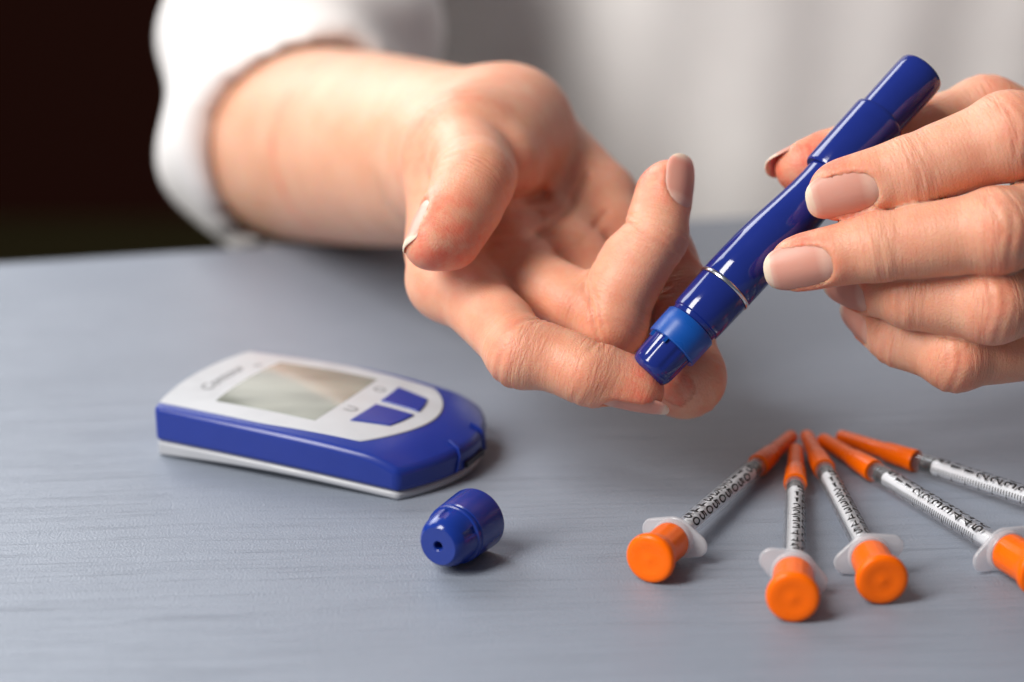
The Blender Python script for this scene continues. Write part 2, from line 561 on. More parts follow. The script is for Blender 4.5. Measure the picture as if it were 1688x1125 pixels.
class Finger:
    def __init__(s, J, R, dorsal, nail=None, nail_dorsal=None, pad=1.0, flat=1.12, k=0.18, base_k=0.7, base_r=(1.0, 2.6), crease=1.0, red=1.0, knuckle=0.16):
        s.J = [np.asarray(j, float) for j in J]
        R = tuple(r * HD for r in R)
        s.R, s.pad, s.flat, s.k, s.base_k, s.crease, s.red = R, pad, flat, k, base_k, crease, red
        s.base_r, s.knuckle = base_r, knuckle
        s.n = []
        for i in range(3):
            a, n, bb = frame_of(s.J[i + 1] - s.J[i], dorsal)
            s.n.append(n)
        if nail_dorsal is not None:
            s.n[2] = frame_of(s.J[3] - s.J[2], nail_dorsal)[1]
        s.L = [np.linalg.norm(s.J[i + 1] - s.J[i]) for i in range(3)]
        s.c = sum(s.J) / 4
        s.rad = max(np.linalg.norm(j - s.c) for j in s.J) + max(R)
        s.slope = (R[2] - R[3]) / s.L[2] / flat
        s.nail = None
        if nail is not None:
            a, n, bb = frame_of(s.J[3] - s.J[2], s.n[2])
            d = dict(o=s.J[3], a=a, n=n, b=bb, s0=-0.67, s1=0.74, wn=0.54, h=R[3] * 0.90, Rb=0.66, Rs=4.5)
            d.update({k_: (v_ * HD if k_ != 'Rs' else v_) for k_, v_ in nail.items()})
            s.nail = d

    def nail_surf(s, S, B):
        d = s.nail
        return d['h'] - s.slope * S - B * B / (2 * d['Rb']) - (S - d['s0'] * 0.4) ** 2 / (2 * d['Rs'])

    def nail_out(s, S, B, grow=0.0):
        d = s.nail
        sc_, ls = (d['s0'] + d['s1']) / 2, (d['s1'] - d['s0']) / 2 + grow
        wn_ = d['wn'] + grow
        e = (np.abs((S - sc_) / ls) ** 2.7 + np.abs(B / wn_) ** 2.7 + 1e-9) ** (1 / 2.7)
        return (e - 1) * wn_

    def __call__(s, p):
        q = p - s.c.astype(np.float32)
        dc = np.sqrt((q * q).sum(1)) - s.rad
        m = dc < 1.4
        if m.any():
            dc[m] = s.field(p[m])
        return dc

    def field(s, p):
        J, R, k = s.J, s.R, s.k
        d = cone(p, J[0], J[1], R[0], R[1], s.n[0], 1.03, 0.05)
        d = smin(d, cone(p, J[1], J[2], R[1], R[2], s.n[1], 1.05, 0.04), k)
        d = smin(d, cone(p, J[2], J[3], R[2], R[3], s.n[2], s.flat, 0.0), k)
        # fleshy pads on the palm side, knuckle on the back
        for i, (f0, f1, off, rr_) in enumerate(((0.35, 0.7, 0.22, 0.86), (0.35, 0.65, 0.22, 0.86), (0.35, 0.85, 0.26, 0.84))):
            r = (R[i] + R[i + 1]) / 2
            a = J[i] + (J[i + 1] - J[i]) * f0 - s.n[i] * off * r * s.pad
            b_ = J[i] + (J[i + 1] - J[i]) * f1 - s.n[i] * off * r * s.pad
            d = smin(d, cone(p, a, b_, rr_ * r, rr_ * r), 0.3)
        nb = nrm(s.n[0] + s.n[1])
        d = smin(d, ball(p, J[1] + nb * s.knuckle * R[1], 0.9 * R[1]), 0.3)
        # creases on the palm side and folds of skin over the knuckles
        for i, amp in ((1, 1.0), (2, 0.8)):
            t1, t2 = nrm(J[i] - J[i - 1]), nrm(J[i + 1] - J[i])
            pl = nrm(t1 + t2)
            nn = nrm(s.n[i - 1] + s.n[i])
            q = p - J[i].astype(np.float32)
            t = q @ pl.astype(np.float32)
            u = q @ nn.astype(np.float32)
            lat = q @ np.cross(pl, nn).astype(np.float32)
            rr2 = (q * q).sum(1)
            near = np.exp(-rr2 / (1.7 * R[i]) ** 2)
            palm = sstep(-u, 0.1 * R[i], 0.6 * R[i])
            tt = t + 0.05 * np.sin(lat * 5.0)
            d = d + s.crease * amp * palm * (0.05 * np.exp(-(tt / 0.06) ** 2) + 0.025 * np.exp(-((tt - 0.2) / 0.05) ** 2)) * (near > 0.05)
            back = sstep(u, 0.15 * R[i], 0.7 * R[i])
            d = d + s.crease * amp * back * near * 0.017 * (np.cos(2 * np.pi * (t + 0.07 * np.sin(lat * 4 + i)) / 0.29) + 0.6 * np.cos(2 * np.pi * (t + 0.1 * np.sin(lat * 2.3)) / 0.43 + 1)) * np.exp(-(t / 0.5) ** 2)
        if s.nail is not None:
            m = s.nail
            q = p - m['o'].astype(np.float32)
            S, B, H_ = q @ m['a'].astype(np.float32), q @ m['b'].astype(np.float32), q @ m['n'].astype(np.float32)
            o = s.nail_out(S, B)
            surf = s.nail_surf(S, B)
            up = sstep(H_, 0.0, 0.3)
            fold = np.exp(-((o - 0.10) / 0.11) ** 2) * up * (1 - sstep(S, 0.15, 0.6))
            d = d - 0.035 * fold
            cut = np.maximum(o, (surf - 0.022) - H_)
            d = smax(d, -cut, 0.05)
        return d

    def coords(s, p):
        """distance along the finger, weight of joint wrinkles, tip weight"""
        best = np.full(len(p), 1e9, np.float32)
        S = np.zeros(len(p), np.float32)
        off = 0.0
        for i in range(3):
            a, b_ = s.J[i].astype(np.float32), s.J[i + 1].astype(np.float32)
            ab = b_ - a
            tu = (p - a) @ ab / (ab @ ab)
            t = np.clip(tu, 0, 1 if i < 2 else 1.6)
            dd = np.sqrt((((p - a) - t[:, None] * ab) ** 2).sum(1))
            w_ = dd < best
            best[w_] = dd[w_]
            S[w_] = (off + t * s.L[i])[w_]
            off += s.L[i]
        l1, l2 = s.L[0], s.L[0] + s.L[1]
        wr = np.exp(-((S - l1) / 0.55) ** 2) + 0.8 * np.exp(-((S - l2) / 0.45) ** 2)
        tip = sstep(S, l2 + 0.2, off) * 0.95 + 0.4 * np.exp(-((S - l1) / 0.6) ** 2) + 0.25 * np.exp(-((S - l2) / 0.5) ** 2)
        return best, S, wr, tip * s.red


def nail_mesh(f, seg=40, rings=10):
    m = f.nail
    sc_, ls = (m['s0'] + m['s1']) / 2, (m['s1'] - m['s0']) / 2
    V_, A_, F_ = [], [], []
    for lay in (0, 1):
        for i in range(rings + 1):
            rr_ = i / rings
            for k in range(seg):
                th = 2 * math.pi * k / seg
                c, s_ = math.cos(th), math.sin(th)
                e = (abs(c) ** 2.7 + abs(s_) ** 2.7) ** (-1 / 2.7)
                S = sc_ + (ls + 0.035) * rr_ * c * e
                B = (m['wn'] + 0.055) * rr_ * s_ * e
                edge = max(0.0, rr_ - 0.93) / 0.07
                h = float(f.nail_surf(np.float64(S), np.float64(B))) + 0.012 - (0.06 if lay else 0.0) - (0.02 * edge if lay == 0 else -0.005 * edge)
                V_.append(m['o'] + m['a'] * S + m['b'] * B + m['n'] * h)
                A_.append((S - m['s0']) / (m['s1'] - m['s0']))
    nl = (rings + 1) * seg
    for lay in (0, 1):
        for i in range(rings):
            for k in range(seg):
                k2 = (k + 1) % seg
                q = (lay * nl + i * seg + k, lay * nl + (i + 1) * seg + k, lay * nl + (i + 1) * seg + k2, lay * nl + i * seg + k2)
                F_.append(q if lay == 0 else q[::-1])
    for k in range(seg):
        k2 = (k + 1) % seg
        F_.append((rings * seg + k, nl + rings * seg + k, nl + rings * seg + k2, rings * seg + k2))
    return V_, F_, A_


def evalc(f, p):
    out = np.empty(len(p), np.float32)
    for i in range(0, len(p), 120000):
        out[i:i + 120000] = f(p[i:i + 120000])
    return out


def surface_net(f, lo, hi, h, C=8, newton=2):
    lo = np.asarray(lo, float)
    nb = np.ceil((np.asarray(hi, float) - lo) / (h * C)).astype(int)
    n = nb * C
    ax = [lo[i] + (np.arange(nb[i]) + 0.5) * h * C - 0.5 * h for i in range(3)]
    cc = np.stack(np.meshgrid(*ax, indexing='ij'), -1).reshape(-1, 3).astype(np.float32)
    cv = evalc(f, cc).reshape(nb)
    act = np.abs(cv) < h * C * 1.35 + 0.12
    val = np.repeat(np.repeat(np.repeat(cv, C, 0), C, 1), C, 2)
    bi = np.argwhere(act)
    loc = np.stack(np.meshgrid(np.arange(C), np.arange(C), np.arange(C), indexing='ij'), -1).reshape(-1, 3)
    for i in range(0, len(bi), 300):
        ijk = (bi[i:i + 300, None, :] * C + loc[None]).reshape(-1, 3)
        val[ijk[:, 0], ijk[:, 1], ijk[:, 2]] = evalc(f, (lo + ijk * h).astype(np.float32))
    ins = val < 0
    cell = np.zeros(tuple(n - 1), np.uint8)
    offs = [(i, j, k) for i in (0, 1) for j in (0, 1) for k in (0, 1)]
    sl = lambda o: tuple(slice(o[a], o[a] + n[a] - 1) for a in range(3))
    for o in offs:
        cell += ins[sl(o)]
    ci = np.argwhere((cell > 0) & (cell < 8))
    idx = -np.ones(cell.shape, np.int32)
    idx[ci[:, 0], ci[:, 1], ci[:, 2]] = np.arange(len(ci))
    acc = np.zeros((len(ci), 3))
    cnt = np.zeros(len(ci))
    for a in range(3):
        b1, b2 = [x for x in range(3) if x != a]
        for u in (0, 1):
            for v in (0, 1):
                o0 = np.zeros(3, int)
                o0[b1], o0[b2] = u, v
                o1 = o0.copy()
                o1[a] = 1
                p0, p1 = ci + o0, ci + o1
                v0, v1 = val[p0[:, 0], p0[:, 1], p0[:, 2]], val[p1[:, 0], p1[:, 1], p1[:, 2]]
                cr = (v0 < 0) != (v1 < 0)
                t = np.where(cr, v0 / np.where(cr, v0 - v1, 1), 0)
                acc += np.where(cr[:, None], o0 + t[:, None] * (o1 - o0), 0)
                cnt += cr
    vs = lo + (ci + acc / cnt[:, None]) * h
    faces = []
    for a in range(3):
        b1, b2 = (a + 1) % 3, (a + 2) % 3
        s0 = [slice(None)] * 3
        s1 = [slice(None)] * 3
        s0[a], s1[a] = slice(0, n[a] - 1), slice(1, n[a])
        d = ins[tuple(s0)].astype(np.int8) - ins[tuple(s1)].astype(np.int8)
        e = np.argwhere(d != 0)
        sg = d[e[:, 0], e[:, 1], e[:, 2]]
        ok = (e[:, b1] > 0) & (e[:, b2] > 0) & (e[:, b1] < n[b1] - 1) & (e[:, b2] < n[b2] - 1)
        e, sg = e[ok], sg[ok]
        q = []
        for du, dv in ((1, 1), (0, 1), (0, 0), (1, 0)):
            c = e.copy()
            c[:, b1] -= du
            c[:, b2] -= dv
            q.append(idx[c[:, 0], c[:, 1], c[:, 2]])
        q = np.stack(q, 1)
        q[sg < 0] = q[sg < 0][:, ::-1]
        faces.append(q)
    fc = np.concatenate(faces)
    fc = fc[(fc >= 0).all(1)]
    p = vs.astype(np.float32)
    e = 0.02
    for _ in range(newton):
        d0 = evalc(f, p)
        g = np.stack([(evalc(f, p + np.eye(3, dtype=np.float32)[i] * e) - d0) / e for i in range(3)], 1)
        st = d0 / np.maximum((g * g).sum(1), 0.3)
        p = p - np.clip(st, -0.6 * h, 0.6 * h)[:, None] * g * 0.9
    return p.astype(float), fc


# ------------------------------------------------------------------ table, wall, floor
e0, e1 = G(0, 432), G(1200, 357)
edir = nrm(e1 - e0)
eperp = np.array([edir[1], -edir[0], 0.0])          # toward the lens
ez = np.array([0, 0, 1.0])
emid = e0 + edir * 18.0
table = thing('table', 'grey painted wooden table under all the things', 'table')
tc_ = emid + eperp * 45.0 - ez * 1.25
tt = link('tabletop', *box(tc_, edir, eperp, ez, 150, 90, 2.5), M['table'], table, smooth=True, sharp=30)
bevel(tt, 0.25, 3)
for sx in (-1, 1):
    for sy in (-1, 1):
        link('leg', *box(tc_ + edir * sx * 70 + eperp * sy * 40 - ez * 36.3, edir, eperp, ez, 5, 5, 70.1), M['table'], table)
fl = link('floor', *box(np.array([0, 150, -75.0]), np.array([1.0, 0, 0]), np.array([0, 1.0, 0]), ez, 900, 800, 2), M['floor'])
tag(fl, 'dark olive floor behind the table', kind='structure')
wl = link('wall', *box(np.array([0, 345, 60.0]), np.array([1.0, 0, 0]), np.array([0, 1.0, 0]), ez, 900, 4, 268), M['wall'])
tag(wl, 'dark brown wall far behind the person', kind='structure')

# ------------------------------------------------------------------ the person: pricked hand
Wst = PH(785, 262, 59.0)
Elb = P(485, 236, 71.0)
fdir = nrm(Wst - Elb)
mI, mM, mR, mP = PH(738, 462, 52.3), PH(840, 448, 53.0), PH(945, 440, 54.2), PH(1005, 385, 56.3)
palmN = V(0.23, 0.78, 0.58)
A = {}
A['index'] = Finger([mI, PH(860, 580, 49.6), PH(966, 615, 49.1), PH(1050, 643, 49.2)], (1.0, 0.94, 0.86, 0.74), V(-0.45, -0.8, 0.3), knuckle=0.05, k=0.35,
                    nail=dict(wn=0.50, s0=-0.85, s1=0.95, h=0.60, Rb=0.62, Rs=5.0), nail_dorsal=V(-0.28, -0.9, 0.22))
A['middle'] = Finger([mM, PH(1003, 528, 50.9), PH(1081, 390, 50.7), PH(1103, 305, 51.0)], (1.0, 1.04, 0.93, 0.70), V(0.8, -0.35, 0.15),
                     nail=dict(wn=0.52, s0=-0.62, s1=0.82, h=0.66), nail_dorsal=V(0.7, 0.2, 0.7), pad=1.4, crease=1.2)
A['ring'] = Finger([mR, PH(1126, 622, 51.2), PH(1124, 485, 52.1), PH(1106, 410, 52.6)], (1.0, 1.12, 0.9, 0.74), V(0.85, -0.3, 0.0),
                   nail=dict(wn=0.5), nail_dorsal=V(0.9, 0.1, 0.2))
A['little'] = Finger([mP, PH(1118, 560, 53.8), PH(1112, 470, 54.2), PH(1098, 420, 54.7)], (0.9, 0.85, 0.72, 0.6), V(0.9, -0.2, 0.0))
A['thumb'] = Finger([PH(835, 210, 57.8), PH(764, 236, 54.2), PH(780, 302, 51.2), PH(714, 396, 49.8)], (1.45, 1.3, 1.15, 0.86), V(-0.8, 0.45, 0.35),
                    nail=dict(wn=0.56, s0=-0.85, s1=0.70, h=0.75, Rb=0.7), nail_dorsal=V(-0.84, 0.5, 0.12), pad=1.5, k=0.4, base_k=1.3, base_r=(2.6, 5.6), crease=0.7, knuckle=0.0)


def arm_a(p):
    wI, wM, wR, wP = PH(765, 275, 58.4), PH(800, 270, 59.2), PH(840, 268, 60.0), PH(870, 265, 60.8)
    d = cone(p, Elb, Wst, 3.75, 2.5, None, 1.0, -0.1)
    d = smin(d, cone(p, Wst, PH(820, 280, 57.6), 2.2, 1.8, palmN, 1.15), 1.2)
    for a, b_, r0, r1 in ((wI, mI, 1.25, .95), (wM, mM, 1.34, .97), (wR, mR, 1.34, .97), (wP, mP, 1.3, .93)):
        d = smin(d, cone(p, a, b_, r0, r1), 0.9)
    d = smin(d, cone(p, PH(880, 262, 59.4), PH(985, 332, 57.4), 1.5, 1.1), 0.9)      # heel of the hand
    d = smin(d, cone(p, PH(826, 205, 58.2), PH(785, 240, 55.2), 1.42, 1.25), 0.8)        # ball of the thumb
    d = smin(d, cone(p, PH(852, 208, 57.0), PH(822, 268, 54.0), 1.45, 1.12), 0.8)
    d = smin(d, cone(p, PH(745, 265, 58.5), PH(742, 260, 54.6), 1.6, 1.15), 0.9)
    d = smin(d, cone(p, PH(742, 260, 54.8), PH(728, 400, 53.2), 1.05, 0.8), 0.7)        # web of the thumb
    for a, b_ in (('index', 'middle'), ('middle', 'ring')):
        d = smin(d, ball(p, (A[a].J[0] * 0.7 + A[a].J[1] * 0.3 + A[b_].J[0] * 0.7 + A[b_].J[1] * 0.3) / 2, 0.5), 0.6)
    # creases of the palm
    q = p - np.array([0, 0, CAM_H], np.float32)
    dep = q[:, 1] * CP - q[:, 2] * SP
    px = 844 + F_PX * q[:, 0] / dep
    py = 562.5 - F_PX * (q[:, 1] * SP + q[:, 2] * CP) / dep
    for ln, amp, wd in (([(968, 290), (940, 345), (905, 380), (860, 398), (800, 402)], 0.10, 7.0), ([(840, 322), (868, 328), (895, 322)], 0.17, 13.0), ([(850, 345), (890, 352)], 0.05, 6.0), ([(1000, 350), (960, 400), (900, 425)], 0.06, 7.0)):
        dl = np.full(len(p), 1e6, np.float32)
        for (x0, y0), (x1, y1) in zip(ln[:-1], ln[1:]):
            t = np.clip(((px - x0) * (x1 - x0) + (py - y0) * (y1 - y0)) / ((x1 - x0) ** 2 + (y1 - y0) ** 2), 0, 1)
            dl = np.minimum(dl, np.hypot(px - x0 - t * (x1 - x0), py - y0 - t * (y1 - y0)))
        d = d + amp * np.exp(-(dl / wd) ** 2) * (dep < 56)
    res = d
    for f in A.values():
        df = f(p)
        dm = np.sqrt(((p - f.J[0].astype(np.float32)) ** 2).sum(1))
        k = 0.06 + f.base_k * (1 - sstep(dm, f.base_r[0], f.base_r[1]))
        res = smin(res, smin(d, df, k), 0.10)
    return res


# ------------------------------------------------------------------ the person: hand with the pen
W2 = PH(2080, 400, 55.0)
E2 = np.array([34.0, 71.0, 5.0])
kI, kM, kR, kP = PH(1880, 205, 49.5), PH(1895, 330, 48.9), PH(1875, 455, 49.3), PH(1815, 555, 50.0)
B_ = {}
B_['index'] = Finger([kI, PH(1660, 226, 47.9), PH(1500, 284, 48.1), PH(1380, 316, 48.3)], (1.2, 1.16, 0.95, 0.76), V(0.1, 0.1, 1.0),
                     nail=dict(wn=0.56, s0=-0.98, s1=0.85, h=0.675, Rb=0.66), nail_dorsal=V(-0.1, -0.34, 0.93))
B_['middle'] = Finger([kM, PH(1640, 381, 47.2), PH(1448, 408, 47.8), PH(1312, 436, 48.3)], (1.2, 1.1, 0.90, 0.70), V(0.05, 0.0, 1.0),
                      nail=dict(wn=0.56, s0=-0.98, s1=0.80, h=0.625, Rb=0.64), nail_dorsal=V(-0.12, -0.28, 0.95))
B_['ring'] = Finger([kR, PH(1635, 500, 48.0), PH(1500, 488, 48.7), PH(1412, 470, 49.9)], (1.15, 1.05, 0.88, 0.70), V(0.0, -0.15, 1.0),
                    nail=dict(wn=0.52, s0=-0.75, s1=0.86, h=0.6), nail_dorsal=V(-0.35, -0.55, 0.75))
B_['little'] = Finger([kP, PH(1575, 585, 49.2), PH(1482, 556, 50.0), PH(1432, 525, 50.9)], (1.05, 0.95, 0.82, 0.66), V(0.0, -0.45, 0.9),
                      nail=dict(wn=0.46, s0=-0.7, s1=0.8, h=0.56), nail_dorsal=V(-0.55, -0.5, 0.6))
B_['thumb'] = Finger([PH(1850, 270, 53.5), PH(1625, 198, 52.8), PH(1440, 240, 52.3), PH(1325, 275, 51.9)], (1.5, 1.2, 1.02, 0.82), V(-0.1, 0.75, -0.65),
                     nail=dict(wn=0.6, s0=-0.7, s1=0.98, h=0.70), nail_dorsal=V(-0.1, 0.86, -0.5), pad=1.2, k=0.3, base_k=1.2)


def arm_b(p):
    d = cone(p, E2, W2, 4.0, 2.7, None, 1.0, -0.1)
    hn = V(0.1, 0.1, 1.0)
    for b_, off, r1 in ((kI, -1.1, 1.06), (kM, -0.4, 1.1), (kR, 0.3, 1.06), (kP, 0.9, .97)):
        a = W2 + V(0, 1, 0) * (-off) * 1.0
        d = smin(d, cone(p, a, b_, 1.5, r1), 0.9)
    d = smin(d, cone(p, PH(2010, 350, 54.5), PH(1850, 270, 53.2), 1.75, 1.4), 1.0)
    d = smin(d, cone(p, PH(1850, 270, 52.6), PH(1770, 205, 51.6), 1.2, .88), 0.8)        # web of the thumb
    d = smin(d, cone(p, PH(2010, 500, 54.5), PH(1850, 550, 51.5), 1.6, 1.1), 1.0)
    res = d
    for f in B_.values():
        df = f(p)
        dm = np.sqrt(((p - f.J[0].astype(np.float32)) ** 2).sum(1))
        k = 0.05 + f.base_k * (1 - sstep(dm, f.base_r[0], f.base_r[1]))
        res = smin(res, smin(d, df, k), 0.10)
    return res


Sh1, Sh2 = np.array([-8.0, 88.0, 31.0]), np.array([29.0, 88.0, 31.0])
T0, T1 = np.array([10.0, 90.0, -22.0]), np.array([10.0, 90.0, 22.0])
YN = np.array([0, 1.0, 0])


def torso_core(p):
    d = cone(p, T0, T1, 17, 15, YN, 1.9)
    d = smin(d, cone(p, Sh1, Elb, 5.0, 3.6), 2)
    d = smin(d, cone(p, Sh2, E2, 5.2, 3.8), 2)
    d = smin(d, cone(p, np.array([10, 90, 36.0]), np.array([10, 89, 50.0]), 6.0, 5.5), 2)
    return d


def bounds(pts, m):
    pts = np.array(pts)
    return pts.min(0) - m, pts.max(0) + m


person = thing('person', 'person in a loose white t-shirt pressing a pen to one fingertip', 'person')
VS, FS, RS, SS, WS = [], [], [], [], []
base_i = 0
for fn, fingers, pts, h in ((arm_a, A, [Elb, Wst] + [j for f in A.values() for j in f.J], VOX),
                            (arm_b, B_, [E2, W2] + [j for f in B_.values() for j in f.J], VOX),
                            (torso_core, {}, None, 0.8)):
    if pts is None:
        lo, hi = np.array([-16, 64, -44.0]), np.array([42, 108, 58.0])
    else:
        lo, hi = bounds(pts, 1.9)
        lo, hi = np.minimum(lo, np.minimum(pts[0], pts[1]) - 4.6), np.maximum(hi, np.maximum(pts[0], pts[1]) + 4.6)
    v, fc = surface_net(fn, lo, hi, h)
    p32 = v.astype(np.float32)
    red = np.zeros(len(v))
    fsn = np.zeros(len(v))
    wrk = np.full(len(v), 0.25 if fingers else 0.0)
    best = np.full(len(v), 1e9)
    for f in fingers.values():
        dd, S, wr, tp = f.coords(p32)
        near = (dd < 1.5 * max(f.R)) & (dd < best)
        best[near] = dd[near]
        fall = 1 - sstep(dd, 1.1 * max(f.R), 1.5 * max(f.R))
        red[near] = (tp * fall)[near]
        fsn[near] = S[near]
        wrk[near] = (0.25 + 0.9 * wr * fall)[near]
    if fn is arm_a:
        sa = (v - Elb) @ fdir
        ra_ = np.linalg.norm(v - Elb - sa[:, None] * fdir, axis=1)
        ring = np.exp(-((sa - 0.47 * np.linalg.norm(Wst - Elb)) / 0.26) ** 2) * 0.8
        red = np.maximum(red, ring + 0.28 * sstep(sa, np.linalg.norm(Wst - Elb) - 1.0, np.linalg.norm(Wst - Elb) + 3.0))
    elif fn is arm_b:
        red = np.maximum(red, 0.2)
    VS.append(v)
    FS.append(fc + base_i)
    base_i += len(v)
    RS.append(red)
    SS.append(fsn)
    WS.append(wrk)
body = link('body', np.concatenate(VS), np.concatenate(FS), M['skin'], person, sharp=None)
for nm, arr in (('redness', RS), ('finger_s', SS), ('wrinkle', WS)):
    at_ = body.data.attributes.new(nm, 'FLOAT', 'POINT')
    at_.data.foreach_set('value', np.concatenate(arr).astype(np.float32))
for f in list(A.values()) + list(B_.values()):
    if f.nail is not None:
        v, fc, at_ = nail_mesh(f)
        o = link('fingernail', v, fc, M['nail'], person, sharp=60)
        q = o.data.attributes.new('nail_s', 'FLOAT', 'POINT')
        q.data.foreach_set('value', np.array(at_, np.float32))

# t-shirt
hem1, hem2 = Elb + fdir * 2.6, E2 + nrm(W2 - E2) * 2.6


def shirt(p):
    x, y, z = p[:, 0], p[:, 1], p[:, 2]
    d = cone(p, T0, T1, 23.0, 21.0, YN, 1.9)
    fold = 0.75 * np.sin(x * 0.41 + 0.7 * np.sin(z * 0.11) + 0.8) + 0.6 * np.sin(x * 0.83 - z * 0.12 + 1.0) * np.sin(x * 0.21 + 0.6) + 0.35 * np.sin(x * 0.29 + z * 0.24)
    d = d + fold * sstep(-y, -88, -76)
    for S_, E_, hm, f_ in ((Sh1, Elb, hem1, fdir), (Sh2, E2, hem2, nrm(W2 - E2))):
        up = nrm(S_ - E_)
        a = cone(p, S_, E_, 6.9, 5.05)
        a = smin(a, cone(p, E_, hm, 4.95, 4.75), 0.6)
        s_ = (p - E_.astype(np.float32)) @ up.astype(np.float32)
        a = a + 0.32 * np.sin(s_ * 1.1 + 0.5 * np.sin(x * 0.7)) + 0.16 * np.sin(s_ * 0.6 + x * 0.9 + y * 0.5)
        d = smin(d, a, 1.8)
    for S_, E_, hm, f_ in ((Sh1, Elb, hem1, fdir), (Sh2, E2, hem2, nrm(W2 - E2))):
        f32 = nrm(f_ - 0.55 * nrm(S_ - E_)).astype(np.float32)
        past = (p - hm.astype(np.float32)) @ f32 + 0.45 * np.sin(z * 0.8 + x * 0.3) + 0.25 * np.sin(x * 1.1 + 2)
        near = ball(p, hm, 8.0)
        d = smax(d, -np.maximum(-past, near), 0.16)                           # the sleeve ends at its hem
        c = np.minimum(cone(p, E_, E_ + f_ * 9, 3.85, 3.7), cone(p, E_, E_ + nrm(S_ - E_) * 7, 4.1, 4.2))
        d = smax(d, -c, 0.2)
    d = smax(d, ball(p, np.array([10, 88, 44.0]), 7.5) * -1, 0.5)
    return d


v, fc = surface_net(shirt, (-22, 62, -44), (50, 110, 50), 0.42)
link('t_shirt', v, fc, M['cloth'], person, sharp=None)

# ------------------------------------------------------------------ lancing pen
pt, pe = PH(1066, 617, 48.9), PH(1522, 116, 50.6)
pax = nrm(pe - pt)
pen = thing('lancing_pen', 'dark blue glossy lancing pen with light blue ring held in the fingers', 'lancing pen')
U = np.linalg.norm(pe - pt) / 672.0                  # cm per photo pixel along the pen
pside = V(-0.746, 0.666, 0.0)


def pl(prof, **kw):
    return lathe([(t * U, r * U) for t, r in prof], pt, pax, up=pside, **kw)


def ribs(th, t):
    return 1.0 - 0.035 * (1 if (math.cos(th * 7) > 0.86) else 0)


link('nose', *pl([(9, 0), (9, 8), (0, 9), (0, 22), (1.5, 27), (5, 31), (11, 34), (19, 35.5), (62, 37.2), (62, 0)], seg=84, radial=lambda th, t: ribs(th, t) if t > 18 * U else 1), M['pen_blue'], pen)
link('grip_ring', *pl([(57, 36.6), (57, 42.5), (58.5, 44), (85, 44.5), (103, 44.5), (105, 43), (105, 36.6), (57, 36.6)]), M['ring_blue'], pen)
link('notch_tab', *join([box(pt + pax * U * 53 + frame_of(pax, pside)[1] * U * 37.5 * math.cos(a_) + frame_of(pax, pside)[2] * U * 37.5 * math.sin(a_), pax, frame_of(pax, pside)[1], frame_of(pax, pside)[2], 9 * U, 5 * U, 10 * U) for a_ in (0.2, 1.1, -0.7)]), M['ring_blue'], pen)
link('lower_collar', *pl([(106, 36), (106, 38.5), (108, 40), (114, 40.5), (116, 43), (124, 44), (179, 45.5), (181, 44.8), (181, 30)]), M['pen_blue'], pen)
link('silver_ring', *pl([(181.5, 44.5), (181.5, 46.3), (183, 47.2), (186, 47.2), (187.5, 46.3), (187.5, 44.5)]), M['metal'], pen)


def pbend(t):
    q = t / U
    s_ = math.exp(-((q - 400) / 95.0) ** 2)
    return -pside * (5.0 * U * s_)


bar = [(188, 30), (188, 45), (190, 46.2), (220, 46.6), (260, 46.2), (300, 44.8), (340, 42.5), (380, 40.0), (410, 38.8), (436, 38.6), (446, 38.6)]
link('barrel', *pl(bar, bend=pbend), M['pen_blue'], pen)
link('upper_sleeve', *pl([(432, 30), (432, 41.5), (434, 43.3), (438, 44), (470, 44.6), (555, 45.2), (561, 44.9), (563, 43.5), (563, 38)], bend=lambda t: pbend(t) * 0.25), M['pen_blue'], pen)
link('end_cap', *pl([(560, 39), (572, 39.6), (650, 40.4), (664, 39.8), (668.5, 38), (671, 35), (671.8, 30), (671, 0)]), M['pen_blue'], pen)

# ------------------------------------------------------------------ small cap on the table
cr = 0.78
c0 = G(722, 903, cr * 0.93)
c1 = G(789, 851, cr)
cax = nrm((c1 - c0) * np.array([1, 1, 0]))
c0 = np.array([c0[0], c0[1], cr - 0.02])
cap = thing('pen_cap', 'small dark blue plastic cap with a round hole lying on the table', 'cap')
cl = 1.75
link('cap_nose', *lathe([(0.55, 0), (0.55, 0.10), (0.02, 0.11), (0.0, 0.13), (0.0, 0.455), (0.015, 0.475), (0.10, 0.545), (0.24, 0.605), (0.42, 0.64), (0.72, 0.685), (0.72, 0.4)], c0, cax, seg=72,
                        radial=lambda th, t: (1 - 0.07 * (1 if math.cos(th * 5 + 0.6) > 0.8 else 0)) if t > 0.3 else 1), M['cap_blue'], cap, sharp=24)
link('cap_shell', *lathe([(0.66, 0.5), (0.66, 0.69), (0.68, 0.715), (0.74, 0.725), (0.76, 0.71), (0.80, 0.71), (0.82, 0.73), (cl - 0.05, cr - 0.01), (cl, cr - 0.02), (cl, cr - 0.1), (0.9, 0.6), (0.9, 0.0)], c0, cax, seg=64), M['cap_blue'], cap)

# ------------------------------------------------------------------ glucose meter
q1, q2 = G(258, 752), G(655, 828)
eu = nrm(q2 - q1)
ev = np.array([-eu[1], eu[0], 0.0])
ML, MW = np.linalg.norm(q2 - q1), 4.98
meter = thing('glucose_meter', 'blue and white glucose meter with a grey screen and two buttons', 'glucose meter')


def plan(a, b_):
    bulge = 4 * b_ * (1 - b_)
    u = a * ML + (-0.34 * (1 - a) ** 2 + 0.95 * a ** 2) * bulge
    v_ = b_ * MW + (2 * b_ - 1) * 0.16 * math.sin(math.pi * a)
    return u, v_


def mtop(a, b_):
    cx = 1 - abs(2 * b_ - 1) ** 2.4
    he = 1.42 - 0.05 * a - 0.36 * max(0, a) ** 3.5 - 0.2 * max(0, (a - 0.86) / 0.14) ** 2
    return he + cx * 0.22 * (math.sin(math.pi * min(1, max(0, 0.06 + 0.86 * a))) ** 0.7)


